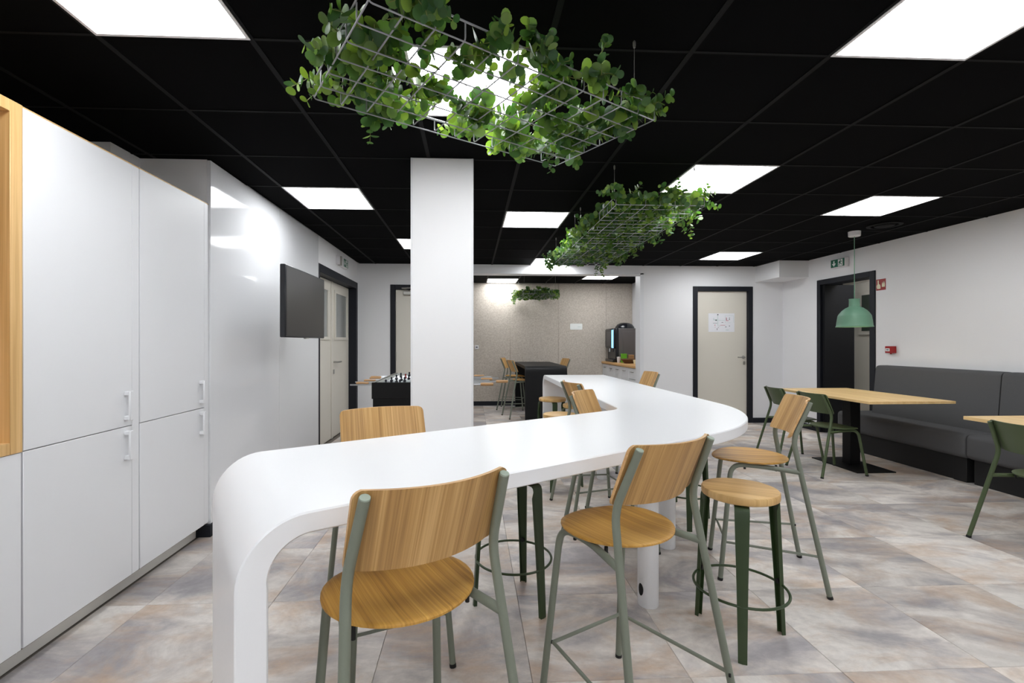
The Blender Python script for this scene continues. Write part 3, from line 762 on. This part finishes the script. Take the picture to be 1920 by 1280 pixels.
MB().box(-.003, 0, -.067, .067, -.068, .068, .0008).build('plate', 'sign_red', t)
h = MB()
for poly in ([(.005, -.05), (.05, -.05), (.058, -.02), (.05, .005), (.012, .005), (.003, -.02)], [(.026, .0), (.044, .0), (.044, .055), (.030, .055)]): h.prism(poly, -.0045, -.003, 'yz')
h.build('hand_mark', 'sign_cream', t)
h = MB()
for dy in (-.022, -.036, -.050):
    h.prism([(dy-.006, -.03), (dy+.006, -.03), (dy+.008, -.005), (dy+.001, .028+.01*(dy < -.03)), (dy-.007, 0)], -.0045, -.003, 'yz')
h.build('flame_mark', 'sign_cream', t)
t = thing('fire_alarm', 'small red fire alarm call point on the right wall', 'alarm', (XR, 5.345, 1.20))
MB().box(-.045, 0, -.055, .055, -.04, .042, .004).build('housing', 'alarm_red', t)
MB().box(-.047, -.045, -.012, .045, -.018, .016, .0008).build('label_plate', 'sign_white', t)
MB().box(-.0478, -.047, .0, .034, -.006, .004).build('label_text', 'ink', t)
MB().tube([(-.02, .0, -.04), (-.02, .0, -.052)], .01, 8).build('test_key', 'alarm_red', t)
# plan taped to the cream door
t = thing('paper_plan', 'white printed building plan taped to the cream door', 'poster', (4.006, YB+.03, 1.604))
MB().box(-.214, .214, -.002, -.0005, -.149, .149).build('sheet', 'paper', t)
rp = random.Random(3)
def mark(x0, x1, z0, z1, m): MB().box(x0, x1, -.0028, -.002, z0, z1).build('printed_mark', m, t)
for (x0, x1, z0, z1, m) in ((-.07, -.05, .12, .135, 'ink'), (-.13, -.07, .04, .046, 'ink_green'), (-.13, -.125, .04, .075, 'ink_green'), (-.10, -.075, .03, .05, 'ink'), (-.14, -.07, -.01, -.006, 'ink'), (-.062, -.058, -.05, .12, 'ink_green'), (-.05, .05, .035, .038, 'ink_green'),
                            (.075, .083, .035, .085, 'ink_red'), (.075, .115, .028, .036, 'ink_red'), (.078, .09, .05, .062, 'ink'), (.125, .137, .045, .06, 'ink'), (.125, .137, .07, .08, 'ink'), (.06, .062, .0, .11, 'ink_green'), (.20, .202, .0, .11, 'ink_green'), (.06, .20, .11, .112, 'ink_green'), (.06, .16, -.002, .0, 'ink_green'),
                            (-.02, .06, -.045, -.04, 'ink_red'), (0, .03, .0, .006, 'ink'), (.066, .078, -.075, -.06, 'ink'), (.125, .137, -.06, -.048, 'ink'), (-.075, -.068, -.12, -.09, 'ink'), (-.115, -.10, -.045, -.035, 'ink_red'), (-.11, -.10, -.075, -.068, 'ink_red'), (-.06, -.045, -.084, -.078, 'ink'), (.07, .12, -.12, -.115, 'ink_green'), (-.055, -.02, -.055, -.053, 'ink')):
    mark(x0, x1, z0, z1, m)
# plaque and socket on the felt wall
t = thing('wall_plaque', 'small white plaque on the beige felt wall', 'sign', (2.148, YFELT-.014, 1.61))
MB().prism(rrect(-.127, .127, -.063, .063, .02), -.008, 0, 'xz').build('plate', 'sign_white', t)
MB().box(.03, .10, -.0088, -.008, -.004, .0).build('printed_line', 'ink_green', t)
t = thing('wall_socket', 'white square socket on the felt wall beside the column', 'socket', (.105, YFELT-.014, 1.19))
MB().box(-.04, .04, -.01, 0, -.04, .04, .004).build('plate', 'plastic_white', t)
MB().box(-.018, .018, -.0115, -.010, -.012, .012).build('outlet', 'ink', t)

# ---- television on an arm
t = thing('television', 'black flat television on an arm on the glossy left wall', 'television', (-1.385, 4.02, 1.60), 0)
MB().box(-.045, 0, -.46, .46, -.275, .275, .006).build('casing', 'screen_bezel', t)
MB().box(-.085, -.045, -.33, .33, -.22, .12, .012).build('rear_housing', 'screen_bezel', t)
MB().box(0, .0015, -.445, .445, -.258, .262).build('screen', 'screen', t)
MB().box(-.02, .004, -.03, .03, -.283, -.274, .002).build('badge', 'steel_soft', t)
MB().tube([(-.085, .1, -.02), (-.20, .28, -.02), (-.335, .44, -.02)], .018, 8).build('mount_arm', 'rubber', t)
MB().box(-.345, -.332, .36, .52, -.10, .08, .002).build('wall_plate', 'rubber', t)

# ---- tall cabinets along the left wall
XC = -1.745
def bow_handle(y, z, parent):
    mb = MB().box(XC, XC+.026, y-.012, y+.012, z-.072, z-.052, .002).box(XC, XC+.026, y-.012, y+.012, z+.052, z+.072, .002).box(XC+.022, XC+.032, y-.013, y+.013, z-.074, z+.074, .003)
    return mb.build('handle', 'cabinet_white', parent)
GAPZ, DTOP, DBOT = .862, 2.20, .095
def cab(y0, y1, fill, label):
    t = thing('tall_cabinet', label, 'cabinet', (0, 0, 0), 0, 'white tall cabinets')
    MB().box(XC-.60 if y1 < 2.9 else XC-.43, XC-.021, y0, y1+fill, .08, DTOP).build('body', 'cabinet_gap', t)
    for (z0, z1, hz) in ((DBOT, GAPZ-.002, .768), (GAPZ+.002, DTOP, .998-.03)):
        d = MB().box(XC-.02, XC, y0+.0015, y1-.0015, z0, z1, .0012).build('door', 'cabinet_white', t)
        bow_handle(y1-.045, hz, d)
    MB().box(XC-.02, XC-.001, y1+.001, y1+fill-.001, DBOT, DTOP, .001).build('filler_panel', 'cabinet_white', t)
    MB().box(XC-.6 if y1 < 2.9 else XC-.43, XC-.002, y0, y1+fill, DTOP, DTOP+.006).build('top_board', 'oak_frame', t)
cab(1.905, 2.492, .052, 'white tall cabinet next to the oak niche')
cab(2.548, 3.145, .052, 'white tall cabinet next to the glossy wall panels')
n = thing('oak_niche', 'open oak niche above a white cupboard at the left edge', 'cabinet')
ya, yb_ = 1.18, 1.900
MB().box(XC-.60, XC-.021, ya, yb_, .08, GAPZ-.003).build('body', 'cabinet_gap', n)
d = MB().box(XC-.02, XC, ya+.0015, yb_-.0015, DBOT, GAPZ-.002, .0012).build('door', 'cabinet_white', n)
bow_handle(ya+.05, .768, d)
for (y0, y1, z0, z1, nm) in ((ya, ya+.05, GAPZ, DTOP+.006, 'side_panel'), (yb_-.05, yb_, GAPZ, DTOP+.006, 'side_panel'), (ya+.05, yb_-.05, GAPZ, GAPZ+.045, 'bottom_board'), (ya+.05, yb_-.05, DTOP-.04, DTOP+.006, 'top_board')):
    MB().box(XC-.60, XC+.004, y0, y1, z0, z1, .0015).build(nm, 'oak_frame', n)
MB().box(XC-.60, XC-.585, ya+.05, yb_-.05, GAPZ+.045, DTOP-.04).build('back_board', 'oak_frame', n)
o = MB().box(XC-.09, XC-.07, 1.0, 3.172, 0, .0795).build('toe_kick', 'toe_grey'); tag(o, 'grey toe kick strip under the white cabinets', 'plinth')

# ---- football table
def foosball():
    x0, x1, y0, y1 = -.975, -.215, 4.62, 6.05; zt, zb = .895, .735
    t = thing('football_table', 'black table football game half hidden by the white column', 'game table', (0, 0, 0)); w_ = .03
    MB().box(x0, x1, y0, y0+w_, zb, zt, .003).build('end_panel', 'foosball_black', t); MB().box(x0, x1, y1-w_, y1, zb, zt, .003).build('end_panel', 'foosball_black', t)
    for (a, b, c, e) in ((x0, x0+w_, x0+w_, x0+w_+.004), (x1-w_, x1, x1-w_-.004, x1-w_)):
        s = MB().box(a, b, y0+w_, y1-w_, zb, zt, .003).build('side_panel', 'foosball_black', t)
        MB().box(c, e, y0+w_, y1-w_, .80, zt-.004).build('inner_lining', 'foosball_side', s)
        MB().box(a+.002, b-.002, y0, y1, zt, zt+.004, .001).build('rail_cap', 'steel_soft', s)
    MB().box(x0+w_+.004, x1-w_-.004, y1-w_-.004, y1-w_, .80, zt+.002).build('inner_lining', 'foosball_side', t)
    MB().box(x0+w_, x1-w_, y0+w_, y1-w_, .77, .80).build('playing_field', 'foosball_field', t)
    MB().box(x0+.01, x1-.01, y0+.012, y1-.012, .48, zb).build('lower_case', 'foosball_black', t)
    for lx in (x0+.02, x1-.12):
        for ly in (y0+.03, y1-.13): MB().box(lx, lx+.10, ly, ly+.10, 0, .48, .004).build('leg', 'foosball_black', t)
    left = [0, 1, 0, 1, 0, 1, 0, 0]
    for k in range(8):
        y = y0+.13+k*.167; z = .862; hl = k in (1, 3, 5, 6)
        off = [.0, .04, -.03, .05, 0, .03, -.02, 0][k]
        if hl: a, b = x0-.14+off*.5, {1: .21, 3: .20, 5: .32, 6: .24}[k]
        else: a, b = x0-.24+off, {0: .111, 2: .285, 4: .13, 7: .05}[k]
        r_ = MB().tube([(a, y, z), (b, y, z)], .008, 8).build('rod', 'steel', t)
        hx0, hx1 = ((a-.10, a+.03) if hl else (b-.02, b+.11))
        MB().tube([(hx0, y, z), (hx0+.01, y, z), (hx0+.03, y, z), (hx1-.03, y, z), (hx1-.01, y, z), (hx1, y, z)], [.012, .016, .017, .015, .016, .011], 10).build('grip', 'handle_wood', r_)
        for px in ((-.78, -.6, -.42) if k % 2 else (-.86, -.72, -.58, -.44, -.33)):
            MB().lathe([(.012, -.07), (.014, -.05), (.012, -.02), (.017, 0), (.015, .022), (.007, .026), (.011, .038), (.010, .05), (.002, .055)], 8, (px, y, z)).build('player', 'player_red' if k == 5 else 'player_dark', r_)
foosball()

# ---- black table in the back room
def black_table():
    x0, x1, y0, y1 = .872, 1.56, 7.58, 9.36; r = .10; th = .05; pr = []
    outer = [(y0, 0)]+[(y0+r-r*math.cos(a), .9-r+r*math.sin(a)) for a in [PI/2*i/8 for i in range(9)]]+[(y1, .9)]
    ri = r-th
    inner = [(y1, .9-th)]+[(y0+r-ri*math.cos(a), .9-r+ri*math.sin(a)) for a in [PI/2*i/8 for i in range(8, -1, -1)]]+[(y0+th, 0)]
    t = thing('high_table', 'matt black high table with a folded end in the back room', 'table')
    MB().prism(outer+inner, x0, x1, 'yz').build('table_top', 'table_black', t, 30)
    MB().box(x0, x1, y1-.05, y1, 0, .849, .003).build('end_leg', 'table_black', t)
black_table()
# ---- coffee counter
ct = thing('kitchen_counter', 'white base cabinets in the back room under the oak worktop', 'cabinet')
ys = [7.53, 7.93, 8.33, 8.73, 9.13, 9.53]
MB().box(2.72, XBR-.01, 7.53, 9.53, .08, .855).build('body', 'cabinet_gap', ct)
for i, (a, b) in enumerate(zip(ys[:-1], ys[1:])):
    zs = [(.09, .40), (.41, .66), (.67, .85)] if i == 0 else [(.09, .85)]
    for (z0, z1) in zs:
        d = MB().box(2.695, 2.72, a+.002, b-.002, z0, z1, .002).build('drawer' if i == 0 else 'door', 'cabinet_white', ct)
        zc = z1-.06
        MB().box(2.665, 2.676, (a+b)/2-.05, (a+b)/2+.05, zc-.006, zc+.006, .002).box(2.67, 2.695, (a+b)/2-.05, (a+b)/2-.035, zc-.005, zc+.005).box(2.67, 2.695, (a+b)/2+.035, (a+b)/2+.05, zc-.005, zc+.005).build('handle', 'steel_soft', d)
o = MB().box(2.67, XBR-.01, 7.52, 9.53, .86, .90, .003).build('worktop', 'oak_counter'); tag(o, 'oak worktop under the coffee machine', 'worktop')
cm = thing('coffee_machine', 'black coffee machine with a blue light strip on the oak worktop', 'coffee machine', (2.75, 8.95, .90))
MB().box(.10, .50, 0, .52, 0, .66, .006).build('side_body', 'machine_side', cm)
MB().box(.18, .46, -.004, 0, .07, .60, .002).build('side_panel', 'machine_side', cm)
MB().box(.04, .10, -.002, .522, 0, .665, .008).build('front_column', 'machine_black', cm)
MB().box(-.02, .05, .0, .52, .27, .66, .02).build('front_door', 'machine_black', cm)
MB().box(-.015, .045, .0, .52, 0, .06, .008).build('drip_tray', 'machine_black', cm)
MB().box(-.024, .01, .005, .075, .28, .63, .006).build('light_strip', 'machine_blue', cm)
MB().box(-.026, -.018, .14, .42, .32, .60, .003).build('display', 'machine_side', cm)
MB().tube([(.0, .25, .27), (.0, .25, .2)], .022, 8).build('spout', 'steel', cm)
MB().lathe([(.19, 0), (.185, .03), (.15, .08), (.09, .11), (.01, .12)], 24, (.30, .26, .66)).build('bean_hopper', 'machine_black', cm)
bk = thing('snack_basket', 'brown wicker basket on the oak worktop beside the coffee machine', 'basket', (2.92, 8.56, .90))
MB().lathe([(.09, 0), (.14, .06), (.15, .075), (.135, .072), (.085, .01)], 20, caps=True).build('bowl', 'basket_brown', bk)
MB().tube([(.15*math.cos(a), .15*math.sin(a), .075) for a in [2*PI*k/20 for k in range(20)]], .009, 6, closed=True).build('rim', 'basket_brown', bk)
for (x, y, sx, sy, h, m, nm, lab) in ((2.92, 8.86, .045, .045, .17, 'box_green', 'tea_box', 'green tea box on the oak worktop'), (2.80, 8.80, .035, .035, .11, 'plastic_white', 'paper_cup_stack', 'white stack of paper cups on the oak worktop'), (3.05, 8.84, .045, .045, .15, 'box_kraft', 'kraft_box', 'kraft paper box on the oak worktop'), (2.96, 8.34, .04, .04, .07, 'sign_cream', 'sugar_jar', 'small cream jar at the near end of the oak worktop')):
    t = thing(nm, lab, 'container', (x, y, .90))
    if 'box' in nm:
        MB().box(-sx, sx, -sy, sy, 0, h-.02, .002).build('body', m, t); MB().box(-sx-.002, sx+.002, -sy-.002, sy+.002, h-.02, h, .002).build('lid', m, t)
    else:
        MB().lathe([(sx*.75, 0), (sx, h-.01), (sx, h)], 16).build('body', m, t); MB().lathe([(sx*1.05, h-.008), (sx*1.05, h), (.002, h+.003)], 16).build('rim', m, t)

# ---- hanging wire trays with trailing eucalyptus
HT = .055
def make_tray(loc, rz, label, hooks):
    t = thing('wire_tray', label, 'hanging tray', loc, rz, 'hanging wire trays')
    rw = .0026
    if not hasattr(make_tray, 'm'):
        me1 = MB().tube(smooth_path([(0, -.3, HT), (0, -.3, 0), (0, .3, 0), (0, .3, HT)], .012, 3), rw, 6).mesh('cross_wire'); me1.materials.append(M['tray_wire'])
        me2 = MB().tube(smooth_path([(-.6, 0, HT), (-.6, 0, -.004), (.6, 0, -.004), (.6, 0, HT)], .012, 3), rw, 6).mesh('long_wire'); me2.materials.append(M['tray_wire'])
        rim = MB().tube(smooth_path([(0, -.304, HT), (.604, -.304, HT), (.604, .304, HT), (-.604, .304, HT), (-.604, -.304, HT), (-.01, -.304, HT)], .02, 3), .0032, 6).mesh('rim'); rim.materials.append(M['tray_wire'])
        make_tray.m = (me1, me2, rim)
    me1, me2, rim = make_tray.m
    for k in range(13): inst('cross_wire', me1, t, (-.6+.1*k, 0, 0))
    for k in range(7): inst('long_wire', me2, t, (0, -.3+.1*k, 0))
    inst('rim', rim, t)
    for (x, y) in hooks:
        wv = MB().tube([(x, y, HT), (x, y, CZ-loc[2]-.012)], .0011, 5).build('suspension_wire', 'thin_wire', t)
        MB().lathe([(.004, -.03), (.006, -.02), (.006, -.006), (.003, -.001)], 8, (x, y, CZ-loc[2])).build('ceiling_hook', 'thin_wire', wv)
    return t
def leaf_mesh():
    n = 10; vs = [(0, 0, 0)]
    for k in range(n+1):
        a = PI-.28-(2*PI-.56)*k/n; x = .5+.5*math.cos(a); y = .53*math.sin(a)
        vs.append((x, y, .16*(y*y*2.2)+.10*(x-.5)**2))
    c = len(vs); vs.append((.5, 0, -.02))
    fs = [(c, k+1, k+2) for k in range(n)]+[(c, 0, 1), (c, n+1, 0)]
    return vs, fs
LV, LF = leaf_mesh()
me_leaf = MB().add(LV, LF).mesh('leaf', 180); me_leaf.materials.append(M['leaf'])
CAMP = Vector((0, 0, CAMH))
def garland(loc, rz, label, count, nobj, seed, extra=(), droop=10, lo=.036, hi=.060, thin=None):
    rg = random.Random(seed); g = thing('eucalyptus_garland', label, 'plant', loc, rz, 'trailing eucalyptus garlands')
    W = Matrix.Translation(loc) @ Matrix.Rotation(rz, 4, 'Z'); Wi = W.inverted()
    leaves = []; stems = MB()
    def sprig(p, d, L, sag, keep=True, size=1.0):
        zmin = .012 if rg.random() < .65 else -.008
        p = Vector(p); d = Vector(d).normalized(); path = [p.copy()]; n = max(3, int(L/.024)); side = rg.uniform(0, PI)
        for k in range(n):
            d = (d+Vector((rg.gauss(0, .14), rg.gauss(0, .14), rg.gauss(0, .10)-sag))).normalized(); p = p+d*.024
            inside = abs(p.x) < .6 and abs(p.y) < .3
            if keep and inside and p.z < zmin: p.z = zmin; d.z = abs(d.z)*.5
            if keep and p.z > .15: d.z = -abs(d.z)*.4
            path.append(p.copy()); side += 1.45
            u = d.orthogonal().normalized(); w_ = d.cross(u)
            s = size*rg.uniform(lo, hi)*(1-.45*k/n)
            for sg in (0, PI):
                out = (u*math.cos(side+sg)+w_*math.sin(side+sg))
                ax = (out+d*rg.uniform(.1, .6)+Vector((0, 0, rg.uniform(-.15, .25)))).normalized()
                nrm = (d*rg.uniform(.4, 1.1)-out*.2+Vector((rg.gauss(0, .35), rg.gauss(0, .35), rg.gauss(.25, .35))))
                nrm = (nrm-ax*nrm.dot(ax)); nrm = nrm.normalized() if nrm.length > 1e-4 else ax.orthogonal()
                yv = nrm.cross(ax)
                Mx = Matrix(((ax.x*s, yv.x*s, nrm.x*s, p.x), (ax.y*s, yv.y*s, nrm.y*s, p.y), (ax.z*s, yv.z*s, nrm.z*s, p.z), (0, 0, 0, 1)))
                leaves.append((s, Mx))
        stems.tube(path, .0013, 4)
        if thin:
            (tx0, ty0, ta, tb) = thin; leaves[:] = [l for l in leaves if not (((l[1].translation.x-tx0)/ta)**2+((l[1].translation.y-ty0)/tb)**2 < 1 and (l[0]*7919) % .01 < .0072)] if len(leaves) > 10 else leaves
    for q in range(count):
        ang = rg.uniform(0, 2*PI)
        if q % 3 == 0:   # sprigs near the edge that lean outwards over the rim
            e = rg.choice('xxyyyy'); 
            if e == 'x': x, y = rg.choice((-1, 1))*.56, rg.uniform(-.27, .27); ang = (0 if x > 0 else PI)+rg.gauss(0, .8)
            else: x, y = rg.uniform(-.56, .56), rg.choice((-1, 1))*.27; ang = (PI/2 if y > 0 else -PI/2)+rg.gauss(0, .9)
            sprig((x, y, rg.uniform(.03, .07)), (math.cos(ang), math.sin(ang), rg.uniform(.0, .7)), rg.uniform(.08, .17), .06)
        else:
            sprig((rg.uniform(-.55, .55), rg.uniform(-.26, .26), rg.uniform(.015, .06)), (math.cos(ang), math.sin(ang), rg.uniform(-.05, .3)), rg.uniform(.12, .26), .05)
    for q in range(droop):
        e = rg.random(); x, y = (rg.uniform(-.55, .58), rg.choice((-1, 1))*.31) if e < .75 else (rg.choice((-1, 1))*.61, rg.uniform(-.28, .28))
        dx, dy = (0, 1 if y > 0 else -1) if abs(y) > .3 else (1 if x > 0 else -1, 0)
        sprig((x, y, .05), (dx*.6+rg.gauss(0, .2), dy*.6+rg.gauss(0, .2), .1), rg.uniform(.09, .18), .28, False)
    for (p0, p1) in extra:
        a, b = Wi @ Vector(p0), Wi @ Vector(p1); sprig(a, b-a, (b-a).length, 0, False, .72)
    leaves.sort(key=lambda l: -l[0]/((W @ l[1].translation)-CAMP).length)
    for s, Mx in leaves[:nobj]:
        o = bpy.data.objects.new('leaf', me_leaf); COL.objects.link(o); o.parent = g; o.matrix_basis = Mx
    rest = leaves[nobj:]
    if rest:
        mb = MB()
        for s, Mx in rest: mb.add([Mx @ Vector(v) for v in LV], LF)
        me = bpy.data.meshes.new('foliage'); me.from_pydata(mb.v, [], mb.f); me.update(); me.shade_smooth(); me.materials.append(M['leaf'])
        o = bpy.data.objects.new('foliage', me); COL.objects.link(o); o.parent = g; o['kind'] = 'stuff'
    o = stems.build('stems', 'stem_green', g); o['kind'] = 'stuff'
ZT = 2.2; A1 = math.radians(31.4)
P1, P2, P3, P4 = (.081, 1.833, ZT), (1.257, 3.665, ZT), (1.257, 4.885, ZT), (1.215, 8.80, 2.15)
HK = [(-.5, -.28), (-.5, .28), (.5, -.28), (.5, .28)]
make_tray(P1, A1, 'large white wire tray hanging nearest above the near arm of the table', HK)
make_tray(P2, PI/2, 'white wire tray hanging above the elbow of the white table', HK)
make_tray(P3, PI/2, 'white wire tray hanging above the far end of the white table', HK)
make_tray(P4, PI/2, 'white wire tray hanging above the black table in the back room', HK)
garland(P1, A1, 'round-leaved eucalyptus filling the nearest hanging tray', 150, 300, 11,
        extra=(((.45, 1.60, 2.21), (.42, 1.65, 2.43)), ((.62, 1.86, 2.27), (.74, 1.92, 2.29)), ((-.50, 1.70, 2.24), (-.62, 1.80, 2.20)), ((.36, 2.28, 2.22), (.40, 2.34, 2.14))), droop=7, thin=(-.13, -.09, .25, .13))
garland(P2, PI/2, 'eucalyptus filling the hanging tray above the elbow of the table', 165, 300, 23,
        extra=(((1.02, 3.15, 2.26), (.90, 2.74, 2.39)), ((1.0, 3.15, 2.26), (.93, 2.86, 2.34)), ((1.58, 3.35, 2.22), (1.60, 3.36, 2.03)), ((1.56, 3.42, 2.22), (1.58, 3.40, 2.08)), ((1.56, 3.1, 2.26), (1.62, 3.08, 2.36)), ((1.35, 3.08, 2.26), (1.38, 3.04, 2.38))), droop=14)
garland(P3, PI/2, 'eucalyptus filling the hanging tray above the far end of the table', 165, 120, 31,
        extra=(((1.5, 5.4, 2.2), (1.52, 5.44, 2.04)), ((1.48, 5.45, 2.2), (1.46, 5.47, 2.08)), ((.9, 5.45, 2.25), (.80, 5.5, 2.33))), droop=14)
garland(P4, PI/2, 'eucalyptus filling the hanging tray in the back room', 150, 0, 47, droop=12)
